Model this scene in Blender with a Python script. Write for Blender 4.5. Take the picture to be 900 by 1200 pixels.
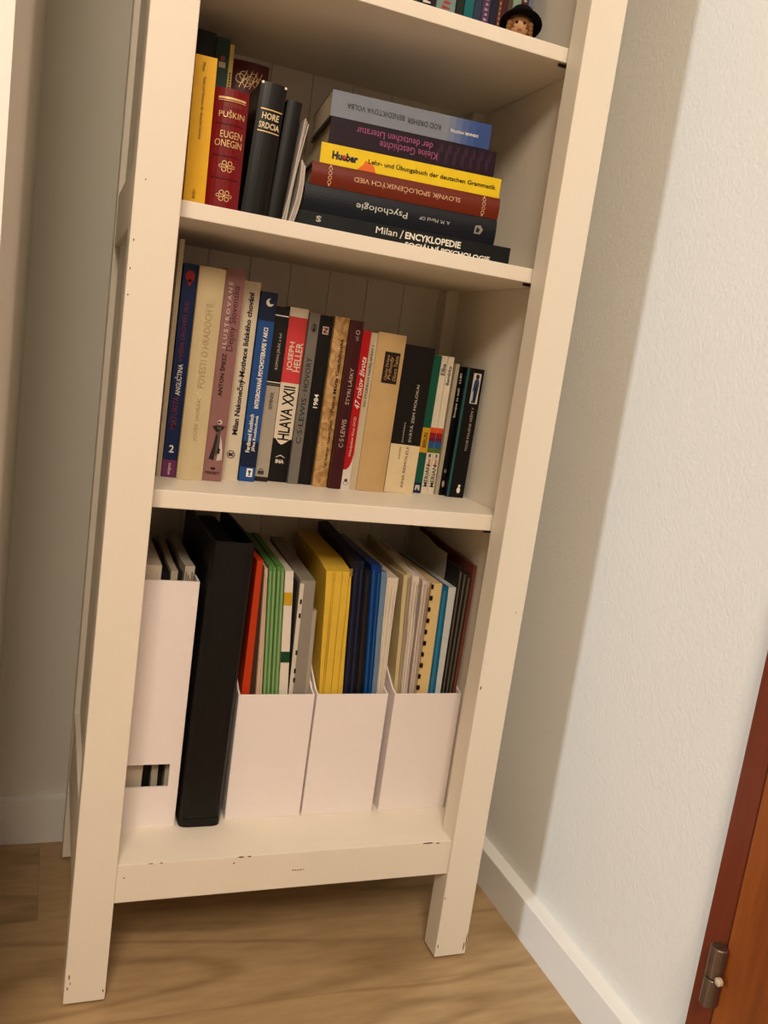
import bpy, bmesh, math, random
from mathutils import Matrix, Vector
random.seed(7)
for o in list(bpy.data.objects): bpy.data.objects.remove(o)
SC = bpy.context.scene
COL = SC.collection

# ------------------------------------------------------------------ camera
FPX = 1017.37
cam = bpy.data.cameras.new('camera')
cam.sensor_fit = 'VERTICAL'; cam.sensor_height = 36.0; cam.lens = FPX / 1200 * 36.0
cam.clip_start = 0.02
camo = bpy.data.objects.new('camera', cam); COL.objects.link(camo)
r_, d_, f_ = Vector((0.9291, -0.3432, 0.1379)), Vector((0.0702, -0.2026, -0.9768)), Vector((0.3631, 0.9172, -0.1641))
f_.normalize(); r_ = (r_ - f_ * r_.dot(f_)).normalized(); u_ = r_.cross(f_)
camo.matrix_world = Matrix(((r_.x, u_.x, -f_.x, -0.0576), (r_.y, u_.y, -f_.y, -0.9078), (r_.z, u_.z, -f_.z, 0.7561), (0, 0, 0, 1)))
SC.camera = camo
SC.view_settings.view_transform = 'Standard'; SC.view_settings.look = 'None'
SC.view_settings.gamma = 1.0; SC.view_settings.use_curve_mapping = False
SC.view_settings.exposure = -0.1

# ------------------------------------------------------------------ world and lights
w = bpy.data.worlds.new('room_ambient'); SC.world = w; w.use_nodes = True
w.node_tree.nodes['Background'].inputs[0].default_value = (1.0, 0.84, 0.64, 1)
w.node_tree.nodes['Background'].inputs[1].default_value = 0.10
def area(name, loc, target, sx, sy, power, color):
    l = bpy.data.lights.new(name, 'AREA'); l.shape = 'RECTANGLE'; l.size = sx; l.size_y = sy
    l.energy = power; l.color = color
    o = bpy.data.objects.new(name, l); COL.objects.link(o); o.location = loc
    o.rotation_euler = (Vector(target) - Vector(loc)).to_track_quat('-Z', 'Y').to_euler()
    return o
area('window_daylight', (-2.75, -1.23, 1.25), (0.5, 0.02, 0.8), 0.04, 1.5, 50, (0.88, 0.95, 1.0))
area('warm_fill', (-0.45, -2.15, 2.3), (0.15, 0.1, 0.5), 0.7, 0.7, 56, (1.0, 0.84, 0.67))  # unseen warm fill light, added above and behind camera to brighten the fronts

# ------------------------------------------------------------------ materials
MC = {}
def mat(name, color, rough=0.55, mottle=0.06, scale=60.0, bump=0.0, bscale=300.0, metal=0.0, trans=0.0, spec=0.28, stretch=None):
    if name in MC: return MC[name]
    m = bpy.data.materials.new(name); m.use_nodes = True
    nt = m.node_tree; b = nt.nodes['Principled BSDF']
    b.inputs['Roughness'].default_value = rough; b.inputs['Metallic'].default_value = metal
    b.inputs['Specular IOR Level'].default_value = spec
    if trans: b.inputs['Transmission Weight'].default_value = trans
    tc = nt.nodes.new('ShaderNodeTexCoord'); src = tc.outputs['Object']
    if stretch:
        mp = nt.nodes.new('ShaderNodeMapping'); mp.inputs['Scale'].default_value = stretch
        nt.links.new(src, mp.inputs['Vector']); src = mp.outputs['Vector']
    n = nt.nodes.new('ShaderNodeTexNoise'); n.inputs['Scale'].default_value = scale; n.inputs['Detail'].default_value = 4
    nt.links.new(src, n.inputs['Vector'])
    mx = nt.nodes.new('ShaderNodeMix'); mx.data_type = 'RGBA'
    mx.inputs[6].default_value = (*[max(0, c * (1 - mottle * 2)) for c in color], 1)
    mx.inputs[7].default_value = (*[min(1, c * (1 + mottle * 2)) for c in color], 1)
    nt.links.new(n.outputs['Fac'], mx.inputs[0]); nt.links.new(mx.outputs[2], b.inputs['Base Color'])
    if bump:
        n2 = nt.nodes.new('ShaderNodeTexNoise'); n2.inputs['Scale'].default_value = bscale; n2.inputs['Detail'].default_value = 3
        nt.links.new(src, n2.inputs['Vector'])
        bp = nt.nodes.new('ShaderNodeBump'); bp.inputs['Strength'].default_value = bump; bp.inputs['Distance'].default_value = 0.003
        nt.links.new(n2.outputs['Fac'], bp.inputs['Height']); nt.links.new(bp.outputs['Normal'], b.inputs['Normal'])
    MC[name] = m
    return m
def srgb(r, g, b):
    f = lambda c: (c / 255 / 12.92) if c / 255 <= 0.04045 else ((c / 255 + 0.055) / 1.055) ** 2.4
    return (f(r), f(g), f(b))
def C(r, g, b, rough=0.5, mottle=0.05, **k):
    return mat('colour_%d_%d_%d_%d' % (r, g, b, int(rough * 100)), [c ** 1.12 * (0.75 if max(r, g, b) < 60 else 1) for c in srgb(r, g, b)], rough, mottle, **k)

M_PAINT = mat('cream_painted_wood', srgb(236, 227, 211), 0.42, 0.02, 14, 0.10, 70, stretch=(1, 1, 0.25))
M_WALL = mat('white_plaster', srgb(232, 230, 224), 0.7, 0.015, 6, 0.28, 230)
M_WALLB = mat('white_wall_smooth', srgb(226, 222, 210), 0.7, 0.015, 6, 0.15, 220)
M_BASE = mat('white_baseboard', srgb(236, 234, 230), 0.4, 0.01)
M_CEIL = mat('ceiling_paint', srgb(235, 232, 225), 0.8, 0.01)
M_CARD = mat('white_cardboard', srgb(240, 230, 226), 0.6, 0.015, 220, 0.05, 600)
M_CARDE = mat('grey_board_edge', srgb(196, 186, 176), 0.8, 0.03)
M_PAGE = mat('book_pages', srgb(214, 200, 172), 0.85, 0.12, 400, stretch=(4, 0.05, 0.05))
M_PAGEW = mat('white_pages', srgb(226, 220, 208), 0.85, 0.1, 400, stretch=(4, 0.05, 0.05))
M_GOLD = mat('gold_foil', srgb(226, 190, 132), 0.35, 0.12, 500, metal=0.25)
M_BLACK = C(20, 18, 17, 0.45)
M_WHITE = C(238, 232, 220, 0.5)
M_CHIP = mat('bare_chipped_wood', srgb(104, 72, 50), 0.8, 0.2)
M_RUBBER = mat('black_glide', srgb(24, 22, 22), 0.7)
M_BRONZE = mat('bronze_hinge_metal', srgb(116, 98, 84), 0.38, 0.08, 80, metal=0.8)

def wood(name, dark, light, ring_scale, mapping, rough, plank=False):
    m = bpy.data.materials.new(name); m.use_nodes = True; nt = m.node_tree; b = nt.nodes['Principled BSDF']
    b.inputs['Roughness'].default_value = rough; b.inputs['Specular IOR Level'].default_value = 0.35
    g = nt.nodes.new('ShaderNodeNewGeometry')
    mp = nt.nodes.new('ShaderNodeMapping'); mp.inputs['Scale'].default_value = mapping
    oi = nt.nodes.new('ShaderNodeObjectInfo')
    va = nt.nodes.new('ShaderNodeVectorMath'); va.operation = 'MULTIPLY_ADD'
    va.inputs[1].default_value = (1, 1, 1)
    mul = nt.nodes.new('ShaderNodeMath'); mul.operation = 'MULTIPLY'; mul.inputs[1].default_value = 9.0 if plank else 0.0
    nt.links.new(oi.outputs['Random'], mul.inputs[0])
    nt.links.new(g.outputs['Position'], va.inputs[0]); nt.links.new(mul.outputs[0], va.inputs[2])
    nt.links.new(va.outputs[0], mp.inputs['Vector'])
    n = nt.nodes.new('ShaderNodeTexNoise'); n.inputs['Scale'].default_value = 1.0; n.inputs['Detail'].default_value = 2
    n.inputs['Distortion'].default_value = 0.6
    nt.links.new(mp.outputs[0], n.inputs['Vector'])
    ml = nt.nodes.new('ShaderNodeMath'); ml.operation = 'MULTIPLY'; ml.inputs[1].default_value = ring_scale
    fr = nt.nodes.new('ShaderNodeMath'); fr.operation = 'PINGPONG'; fr.inputs[1].default_value = 1.0
    nt.links.new(n.outputs['Fac'], ml.inputs[0]); nt.links.new(ml.outputs[0], fr.inputs[0])
    mp2 = nt.nodes.new('ShaderNodeMapping'); mp2.inputs['Scale'].default_value = [c * 14 for c in mapping]
    nt.links.new(va.outputs[0], mp2.inputs['Vector'])
    n2 = nt.nodes.new('ShaderNodeTexNoise'); n2.inputs['Scale'].default_value = 1.0; n2.inputs['Detail'].default_value = 5
    nt.links.new(mp2.outputs[0], n2.inputs['Vector'])
    sm = nt.nodes.new('ShaderNodeMapRange'); sm.interpolation_type = 'SMOOTHSTEP'; sm.inputs[1].default_value = 0.0; sm.inputs[2].default_value = 0.45
    nt.links.new(fr.outputs[0], sm.inputs[0])
    mm = nt.nodes.new('ShaderNodeMath'); mm.operation = 'MULTIPLY_ADD'; mm.inputs[1].default_value = 0.34
    nt.links.new(sm.outputs[0], mm.inputs[0])
    m2 = nt.nodes.new('ShaderNodeMath'); m2.operation = 'MULTIPLY'; m2.inputs[1].default_value = 0.7
    nt.links.new(n2.outputs['Fac'], m2.inputs[0]); nt.links.new(m2.outputs[0], mm.inputs[2])
    mx = nt.nodes.new('ShaderNodeMix'); mx.data_type = 'RGBA'
    mx.inputs[6].default_value = (*dark, 1); mx.inputs[7].default_value = (*light, 1)
    nt.links.new(mm.outputs[0], mx.inputs[0]); nt.links.new(mx.outputs[2], b.inputs['Base Color'])
    return m
M_OAK = wood('oak_laminate', srgb(128, 100, 66), srgb(192, 162, 120), 11.0, (1.3, 6.5, 3.0), 0.38, True)
M_MAHOG = wood('mahogany_stain', srgb(78, 32, 18), srgb(122, 54, 32), 4.0, (9, 9, 0.9), 0.3)
M_DOOR = wood('orange_brown_door_wood', srgb(96, 44, 18), srgb(160, 86, 36), 4.0, (9, 9, 0.9), 0.3)

def map_paper():
    m = bpy.data.materials.new('old_map_paper'); m.use_nodes = True; nt = m.node_tree; b = nt.nodes['Principled BSDF']
    b.inputs['Roughness'].default_value = 0.4
    tc = nt.nodes.new('ShaderNodeTexCoord')
    n = nt.nodes.new('ShaderNodeTexNoise'); n.inputs['Scale'].default_value = 70; n.inputs['Detail'].default_value = 5; n.inputs['Distortion'].default_value = 1.5
    nt.links.new(tc.outputs['Object'], n.inputs['Vector'])
    v = nt.nodes.new('ShaderNodeTexVoronoi'); v.feature = 'DISTANCE_TO_EDGE'; v.inputs['Scale'].default_value = 90
    nt.links.new(n.outputs['Color'], v.inputs['Vector']) ; v.inputs['Scale'].default_value = 9
    r = nt.nodes.new('ShaderNodeValToRGB'); r.color_ramp.elements[0].position = 0.3; r.color_ramp.elements[1].position = 0.7
    r.color_ramp.elements[0].color = (*srgb(150, 104, 52), 1); r.color_ramp.elements[1].color = (*srgb(216, 178, 118), 1)
    nt.links.new(n.outputs['Fac'], r.inputs[0])
    r2 = nt.nodes.new('ShaderNodeValToRGB'); r2.color_ramp.elements[0].position = 0.0; r2.color_ramp.elements[1].position = 0.08
    r2.color_ramp.elements[0].color = (0.25, 0.18, 0.12, 1); r2.color_ramp.elements[1].color = (1, 1, 1, 1)
    nt.links.new(v.outputs['Distance'], r2.inputs[0])
    mx = nt.nodes.new('ShaderNodeMix'); mx.data_type = 'RGBA'; mx.blend_type = 'MULTIPLY'; mx.inputs[0].default_value = 0.6
    nt.links.new(r.outputs[0], mx.inputs[6]); nt.links.new(r2.outputs[0], mx.inputs[7]); nt.links.new(mx.outputs[2], b.inputs['Base Color'])
    return m
M_MAP = map_paper()

# ------------------------------------------------------------------ helpers
def link(name, me, m=None, parent=None, smooth=False):
    o = bpy.data.objects.new(name, me); COL.objects.link(o)
    if m is not None and not me.materials: me.materials.append(m)
    if parent is not None: o.parent = parent
    if smooth:
        for p in me.polygons: p.use_smooth = True
    return o
def fin(bm, name, m, parent=None, smooth=False, bevel=0.0):
    bmesh.ops.remove_doubles(bm, verts=bm.verts, dist=1e-6)
    bmesh.ops.recalc_face_normals(bm, faces=bm.faces)
    if bevel:
        es = [e for e in bm.edges if len(e.link_faces) == 2 and e.calc_face_angle() > 0.7]
        bmesh.ops.bevel(bm, geom=es, offset=bevel, segments=2, affect='EDGES', profile=0.6)
    me = bpy.data.meshes.new(name); bm.to_mesh(me); bm.free()
    return link(name, me, m, parent, smooth)
def abox(bm, x0, x1, y0, y1, z0, z1):
    v = [bm.verts.new((x, y, z)) for x in (x0, x1) for y in (y0, y1) for z in (z0, z1)]
    for f in ((0, 1, 3, 2), (4, 6, 7, 5), (0, 4, 5, 1), (2, 3, 7, 6), (0, 2, 6, 4), (1, 5, 7, 3)):
        bm.faces.new([v[i] for i in f])
def box(name, m, parent, x0, x1, y0, y1, z0, z1, bevel=0.0):
    bm = bmesh.new(); abox(bm, x0, x1, y0, y1, z0, z1)
    return fin(bm, name, m, parent, False, bevel)
def prism(bm, pts, axis, a0, a1):
    """extrude a polygon of 2-D points along an axis: 0 -> pts are (y,z), 1 -> (x,z), 2 -> (x,y)"""
    def P(p, a): return {0: (a, p[0], p[1]), 1: (p[0], a, p[1]), 2: (p[0], p[1], a)}[axis]
    A = [bm.verts.new(P(p, a0)) for p in pts]; B = [bm.verts.new(P(p, a1)) for p in pts]
    bm.faces.new(A); bm.faces.new(B[::-1]); n = len(pts)
    for i in range(n): bm.faces.new((A[i], B[i], B[(i + 1) % n], A[(i + 1) % n]))
def lathe(bm, prof, seg=24, c=(0, 0, 0), sx=1.0, sy=1.0):
    rings = []
    for r, z in prof:
        rings.append([bm.verts.new((c[0] + sx * r * math.cos(2 * math.pi * i / seg), c[1] + sy * r * math.sin(2 * math.pi * i / seg), c[2] + z)) for i in range(seg)])
    for a, b in zip(rings, rings[1:]):
        for i in range(seg): bm.faces.new((a[i], a[(i + 1) % seg], b[(i + 1) % seg], b[i]))
    bm.faces.new(rings[0][::-1]); bm.faces.new(rings[-1])
def thing(name, label, cat, loc=(0, 0, 0), rot=(0, 0, 0), group=None):
    o = bpy.data.objects.new(name, None); COL.objects.link(o); o.empty_display_size = 0.02
    o.location = loc; o.rotation_euler = rot; o['label'] = label; o['category'] = cat
    if group: o['group'] = group
    return o
def struct(o): o['kind'] = 'structure'; return o

# ------------------------------------------------------------------ the room
WX, BY = 0.620, 0.352
bm = bmesh.new(); abox(bm, -2.6, WX, -2.7, BY, -0.05, -0.010)
floor = struct(fin(bm, 'floor', mat('floor_underlay', srgb(110, 82, 54), 0.8)))
pl_mesh = None
PW, PL = 0.192, 1.285
row = 0; y = BY
while y > -2.7:
    y1 = y; y0 = y - PW
    x = -2.6 - (row * 0.47 % 1.0) * PL
    while x < WX - 0.001:
        xa, xb = max(x, -2.6), min(x + PL, WX)
        if xb - xa > 0.02:
            box('plank', M_OAK, floor, xa + 0.00015, xb - 0.00015, y0 + 0.00015, y1 - 0.00015, -0.010, 0.0)
        x += PL
    y -= PW; row += 1
struct(box('wall_back', M_WALLB, None, -2.6, WX + 0.1, BY, BY + 0.1, -0.05, 2.55))
struct(box('wall_right', M_WALL, None, WX, WX + 0.1, -2.7, BY, -0.05, 2.55))
struct(box('ceiling', M_CEIL, None, -2.6, WX + 0.1, -2.7, BY + 0.1, 2.55, 2.65))
struct(box('baseboard_back', M_BASE, None, -0.0985, WX - 0.02, BY - 0.012, BY + 0.002, 0, 0.0705, 0.001))
bm = bmesh.new()
prism(bm, [(WX + 0.002, 0), (WX - 0.020, 0), (WX - 0.020, 0.0565), (WX - 0.019, 0.0575), (WX + 0.002, 0.0590)], 1, -0.2860, BY + 0.002)
struct(fin(bm, 'baseboard_right', M_BASE))
# the wall beside the bookcase juts forward, leaving a narrow niche
struct(box('wall_left', M_WALLB, None, -1.3, -0.0985, -0.24, BY + 0.001, -0.05, 2.55))
# dark door frame and door in the right wall
bm = bmesh.new()
prism(bm, [(WX + 0.001, -0.2860), (WX - 0.012, -0.2860), (WX - 0.0135, -0.2875), (WX - 0.0135, -0.3170), (WX - 0.010, -0.3200), (WX + 0.001, -0.3200)], 2, 0, 2.12)
struct(fin(bm, 'trim_2', M_MAHOG))
door = struct(box('door_1', M_DOOR, None, WX - 0.009, WX + 0.001, -1.16, -0.3215, 0.004, 2.06))
box('stile', M_DOOR, door, WX - 0.017, WX - 0.008, -0.43, -0.3215, 0.004, 2.06, 0.0015)
box('stile', M_DOOR, door, WX - 0.017, WX - 0.008, -1.16, -1.05, 0.004, 2.06, 0.0015)
for z0, z1 in ((0.004, 0.20), (0.34, 0.44), (1.0, 1.14), (1.94, 2.06)):
    box('rail', M_DOOR, door, WX - 0.017, WX - 0.008, -1.05, -0.43, z0, z1, 0.0015)
hinge = thing('door_hinge', 'bronze barrel hinge between the mahogany frame and the door', 'hinge', (WX - 0.024, -0.3190, 0.175))
for nm, z0, z1 in (('lower_barrel', 0.0, 0.030), ('upper_barrel', 0.0315, 0.064)):
    bm = bmesh.new(); lathe(bm, [(0.0078, z0), (0.0086, z0 + 0.001), (0.0086, z1 - 0.001), (0.0076, z1)], 20); fin(bm, nm, M_BRONZE, hinge, False)
bm = bmesh.new(); abox(bm, 0.004, 0.0245, -0.006, -0.002, 0.004, 0.030); fin(bm, 'leaf_plate', M_BRONZE, hinge)
bm = bmesh.new(); abox(bm, 0.004, 0.0245, 0.002, 0.006, 0.034, 0.060); fin(bm, 'leaf_plate', M_BRONZE, hinge)
bm = bmesh.new(); lathe(bm, [(0.001, 0), (0.0042, 0.0005), (0.0042, 0.004), (0.002, 0.0055)], 14)
bmesh.ops.rotate(bm, verts=bm.verts, matrix=Matrix.Rotation(-math.pi / 2, 3, 'Y')); bmesh.ops.translate(bm, verts=bm.verts, vec=(-0.002, -0.0115, 0.034))
fin(bm, 'screw_head', C(196, 176, 150, 0.35), hinge)

# ------------------------------------------------------------------ bookcase
W, PWD, PD, D = 0.5056, 0.0452, 0.0344, 0.327
ZR0, ZR1 = 0.1225, 0.1694
YS = 0.0396
SH = [(0.5727, 0.5927), (0.8770, 0.8938), (1.1251, 1.1411), (1.40, 1.417), (1.66, 1.677)]
PIN = 0.018                               # inner face of the side panels
TOP = 1.95
case = thing('bookcase', 'tall cream painted wooden bookcase with square posts and open shelves', 'bookcase')
for nm, x0, x1, y0, y1 in (('front_post', 0, PWD, 0, PD), ('front_post', W - PWD, W, 0, PD), ('rear_post', 0, 0.0376, 0.292, D), ('rear_post', W - 0.0376, W, 0.292, D)):
    p = box(nm, M_PAINT, case, x0, x1, y0, y1, 0.004, TOP, 0.0013)
    bm = bmesh.new(); lathe(bm, [(0.011, 0.0), (0.012, 0.0008), (0.012, 0.0045)], 16, ((x0 + x1) / 2, (y0 + y1) / 2, 0)); fin(bm, 'glide', M_RUBBER, p)
for s in (0, 1):
    X = lambda a: a if s == 0 else W - a
    a, b = sorted((X(0.0075), X(PIN))); box('side_panel', M_PAINT, case, a, b, PD - 0.002, 0.294, ZR0, TOP - 0.01)
    a, b = sorted((X(0.001), X(0.0150)))
    for z0, z1 in ((ZR0, 0.2246), (0.858, 0.921), (1.60, 1.66), (TOP - 0.09, TOP - 0.01)):
        box('side_rail', M_PAINT, case, a, b, PD - 0.001, 0.293, z0, z1, 0.001)
for i in range(9):
    xa = max(0.020, 0.0090 + i * 0.057); xb = min(W - 0.020, 0.0090 + (i + 1) * 0.057)
    box('back_plank', M_PAINT, case, xa + 0.0003, xb - 0.0003, 0.3125, 0.321, ZR0, TOP - 0.01, 0.0007)
box('back_batten', M_PAINT, case, 0.02, W - 0.02, 0.3195, D - 0.002, ZR0, TOP - 0.01)
box('bottom_rail', M_PAINT, case, PWD - 0.001, W - PWD + 0.001, 0.0048, 0.026, ZR0, ZR1, 0.0009)
box('bottom_shelf', M_PAINT, case, PIN - 0.001, W - PIN + 0.001, 0.0255, 0.313, ZR1 - 0.017, ZR1)
box('top_rail', M_PAINT, case, PWD - 0.001, W - PWD + 0.001, 0.0048, 0.026, TOP - 0.09, TOP, 0.001)
box('top_board', M_PAINT, case, -0.015, W + 0.015, -0.012, D, TOP, TOP + 0.02, 0.002)
M_PIN = mat('dark_shelf_pin', srgb(52, 38, 30), 0.45, metal=0.5)
for z0, z1 in SH:
    sh = box('shelf', M_PAINT, case, PIN + 0.0005, W - PIN - 0.0005, YS, 0.312, z0, z1, 0.0011)
    for px in (PIN - 0.001, W - PIN - 0.031):
        bm = bmesh.new(); lathe(bm, [(0.0019, 0.0), (0.0019, 0.032)], 10)
        bmesh.ops.rotate(bm, verts=bm.verts, matrix=Matrix.Rotation(math.pi / 2, 3, 'Y'))
        bmesh.ops.translate(bm, verts=bm.verts, vec=(px, YS + 0.006, z0 - 0.0019)); fin(bm, 'shelf_pin', M_PIN, sh)
def chip(pts, y):
    bm = bmesh.new(); prism(bm, pts, 1, y, y + 0.0004); fin(bm, 'paint_chip', M_CHIP, case)
def blot(cx, cz, rx, rz, y, k=7):
    chip([(cx + rx * random.uniform(.6, 1.1) * math.cos(6.283 * i / k), cz + rz * random.uniform(.6, 1.1) * math.sin(6.283 * i / k)) for i in range(k)], y)
for cx, cz, rx, rz in ((0.082, ZR1 - .0006, .004, .0006), (0.094, ZR1 - .0007, .002, .0006), (0.178, ZR1 - .008, .0012, .0015), (0.186, ZR1 - .0008, .004, .0009), (0.196, ZR1 - .0009, .003, .0008), (0.054, ZR1 - .016, .0012, .001), (0.428, ZR1 - .001, .009, .0010), (0.441, ZR1 - .002, .003, .0010)):
    blot(cx, cz, rx, rz, 0.0045)
for cx, cz, rx, rz in ((0.0045, 0.038, .0009, .004), (0.0035, 0.024, .001, .003), (0.0060, 0.030, .0007, .002), (0.0425, 0.016, .0008, .0022), (0.004, 0.842, .0008, .0015), (0.003, 0.815, .0007, .0012), (0.003, 0.79, .0007, .001), (0.01, .90, .0006, .001),
                       (W - 0.0040, 0.015, .0009, .0080), (W - 0.0015, 0.024, .0007, .010), (W - PWD + .003, .020, .0008, .003), (W - PWD + .002, .09, .0007, .002), (W - PWD + .003, .38, .0009, .003), (W - .01, .48, .0006, .001)):
    blot(cx, cz, rx, rz, -0.0003)
for dx in (-.006, -.003, .0, .003, .006): blot(0.258 + dx * 1.1, ZR1 - .024 + abs(dx) * .1, .0016, .0007, 0.0045)

# ------------------------------------------------------------------ books
TEXTS = []
class Book:
    """local frame: a = thickness, b = depth from the spine, c = height; standing (a,b,c)->(x,y,z), lying (a,b,c)->(z,y,x)"""
    def __init__(s, name, label, loc, w, h, d, cover, kind='paper', bulge=0.0, lying=False, rot=(0, 0, 0), group=None, pages=None, cat='book', inset=None):
        s.w, s.h, s.d, s.bulge, s.lying = w, h, d, bulge, lying
        s.root = thing(name, label, cat, loc, rot, group)
        t = 0.0007 if kind == 'paper' else 0.0022
        n = 8 if bulge else 1
        out = [(w * i / n, s.prof(w * i / n)) for i in range(n + 1)]
        inn = [(t + (w - 2 * t) * i / n, max(t, t + s.prof(w * i / n) + 0.0001)) for i in range(n + 1)] if not bulge else [(t + (w - 2 * t) * i / n, t + s.prof(t + (w - 2 * t) * i / n)) for i in range(n + 1)]
        bm = bmesh.new()
        sec = out + [(w, d), (w - t, d)] + inn[::-1] + [(t, d), (0, d)]
        lo = [bm.verts.new(s.M(a, b, 0)) for a, b in sec]; hi = [bm.verts.new(s.M(a, b, h)) for a, b in sec]
        N = len(sec); m = n + 1
        for i in range(N): bm.faces.new((lo[i], hi[i], hi[(i + 1) % N], lo[(i + 1) % N]))
        for L in (lo, hi):       # end caps as quads along the U
            o_ = [L[N - 1]] + L[0:m] + [L[m]]; i_ = [L[N - 2]] + L[m + 2:m + 2 + m][::-1] + [L[m + 1]]
            for k in range(len(o_) - 1): bm.faces.new((o_[k], o_[k + 1], i_[k + 1], i_[k]))
        s.cover = fin(bm, 'cover', cover, s.root)
        if bulge: 
            for p in s.cover.data.polygons: p.use_smooth = False
        e = inset if inset is not None else (0.0003 if kind == 'paper' else 0.003)
        bm = bmesh.new()
        p0, p1 = s.M(t * .9, t + 0.0005, e), s.M(w - t * .9, d - (0.0004 if kind == 'paper' else 0.003), h - e)
        abox(bm, min(p0[0], p1[0]), max(p0[0], p1[0]), p0[1], p1[1], min(p0[2], p1[2]), max(p0[2], p1[2]))
        fin(bm, 'page_block', pages or M_PAGE, s.root)
    def M(s, a, b, c): return (c, b, a) if s.lying else (a, b, c)
    def prof(s, a): return -s.bulge * (1 - (2 * a / s.w - 1) ** 2) if s.bulge else 0.0
    def yat(s, u, v): return s.prof(min(max(v if s.lying else u, 0), s.w))
    def mark(s, name, pts, m, lift=0.00035):
        """flat print: polygon in front-view coordinates (u right, v up)"""
        bm = bmesh.new()
        A = [bm.verts.new((u, s.yat(u, v) - lift, v)) for u, v in pts]; B = [bm.verts.new((u, s.yat(u, v) + 0.0002, v)) for u, v in pts]
        bm.faces.new(A); bm.faces.new(B[::-1]); k = len(pts)
        for i in range(k): bm.faces.new((A[i], B[i], B[(i + 1) % k], A[(i + 1) % k]))
        return fin(bm, name, m, s.cover)
    def band(s, name, c0, c1, m, a0=0.0, a1=None, lift=0.0002):
        a1 = s.w if a1 is None else a1; n = 8 if s.bulge else 1
        bm = bmesh.new(); fr = []; bk = []
        for i in range(n + 1):
            a = a0 + (a1 - a0) * i / n; y = s.prof(a)
            fr.append([bm.verts.new(s.M(a, y - lift, c)) for c in (c0, c1)]); bk.append([bm.verts.new(s.M(a, y + 0.0003, c)) for c in (c0, c1)])
        for i in range(n):
            bm.faces.new((fr[i][0], fr[i + 1][0], fr[i + 1][1], fr[i][1])); bm.faces.new((bk[i][0], bk[i][1], bk[i + 1][1], bk[i + 1][0]))
            for k in (0, 1): bm.faces.new((fr[i][k], bk[i][k], bk[i + 1][k], fr[i + 1][k]))
        for i in (0, n): bm.faces.new((fr[i][0], fr[i][1], bk[i][1], bk[i][0]))
        return fin(bm, name, m, s.cover)
    def text(s, t, u, v, L, H, m, ang=90, bold=0.0, lift=0.0005, shear=0.0, name='spine_lettering'):
        TEXTS.append((s, t, u, v, L, H, m, ang, bold, lift, shear, name))
    def ring(s, u, v, r, t, m, name='ornament', sx=1.0, sy=1.0, seg=14, lift=0.0004):
        bm = bmesh.new(); A = []; B = []
        for i in range(seg):
            a = 2 * math.pi * i / seg
            for L, rr in ((A, r), (B, r - t)):
                uu, vv = u + sx * rr * math.cos(a), v + sy * rr * math.sin(a)
                L.append(bm.verts.new((uu, s.yat(uu, vv) - lift, vv)))
        for i in range(seg): bm.faces.new((A[i], A[(i + 1) % seg], B[(i + 1) % seg], B[i]))
        return fin(bm, name, m, s.cover)
    def disc(s, u, v, r, m, name='emblem', sx=1.0, sy=1.0, seg=14, lift=0.0004):
        return s.mark(name, [(u + sx * r * math.cos(2 * math.pi * i / seg), v + sy * r * math.sin(2 * math.pi * i / seg)) for i in range(seg)], m, lift)

def flush_texts():
    tmp = []
    for t in TEXTS:
        c = bpy.data.curves.new('lettering', 'FONT'); c.body = t[1]; c.size = 1.0; c.resolution_u = 2; c.offset = t[8]; c.shear = t[10]
        c.align_x = 'CENTER'
        o = bpy.data.objects.new('lettering', c); COL.objects.link(o); tmp.append(o)
    bpy.context.view_layer.update(); dg = bpy.context.evaluated_depsgraph_get()
    for t, o in zip(TEXTS, tmp):
        s, body, u, v, L, H, m, ang, bold, lift, shear, name = t
        me = bpy.data.meshes.new_from_object(o.evaluated_get(dg))
        if not me.vertices: continue
        xs = [q.co.x for q in me.vertices]; ys = [q.co.y for q in me.vertices]
        cx, cy = (min(xs) + max(xs)) / 2, (min(ys) + max(ys)) / 2
        kx = L / max(1e-6, max(xs) - min(xs)); ky = H / max(1e-6, max(ys) - min(ys))
        ca, sa = math.cos(math.radians(ang)), math.sin(math.radians(ang))
        for q in me.vertices:
            a, b = (q.co.x - cx) * kx, (q.co.y - cy) * ky
            uu, vv = u + a * ca - b * sa, v + a * sa + b * ca
            q.co = (uu, s.yat(uu, vv) - lift, vv)
        me.materials.clear(); me.materials.append(m); me.name = name
        link(name, me, m, s.cover)
    for o in tmp:
        c = o.data; bpy.data.objects.remove(o); bpy.data.curves.remove(c)

Z3 = 0.5927
G3 = 'books standing upright on the middle shelf'
def b3(name, label, x0, x1, y, h, d, cover, lean=0.003, **k):
    th = math.atan2(lean, h)
    return Book(name, label, (x0, y, Z3 + (x1 - x0) * math.sin(th)), x1 - x0 - 0.0003, h, d, cover, rot=(0, th, 0), group=G3, **k)
CREAM = C(206, 194, 166, 0.6)
b = b3('booklet', 'short cream booklet squeezed beside the left bookcase post', 0.0465, 0.0605, 0.132, 0.068, 0.12, CREAM, 0)
b = b3('notebook', 'very thin tall cream book beside the dark blue textbook', 0.0610, 0.0664, 0.130, 0.272, 0.17, C(190, 178, 150), 0.002)

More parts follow.
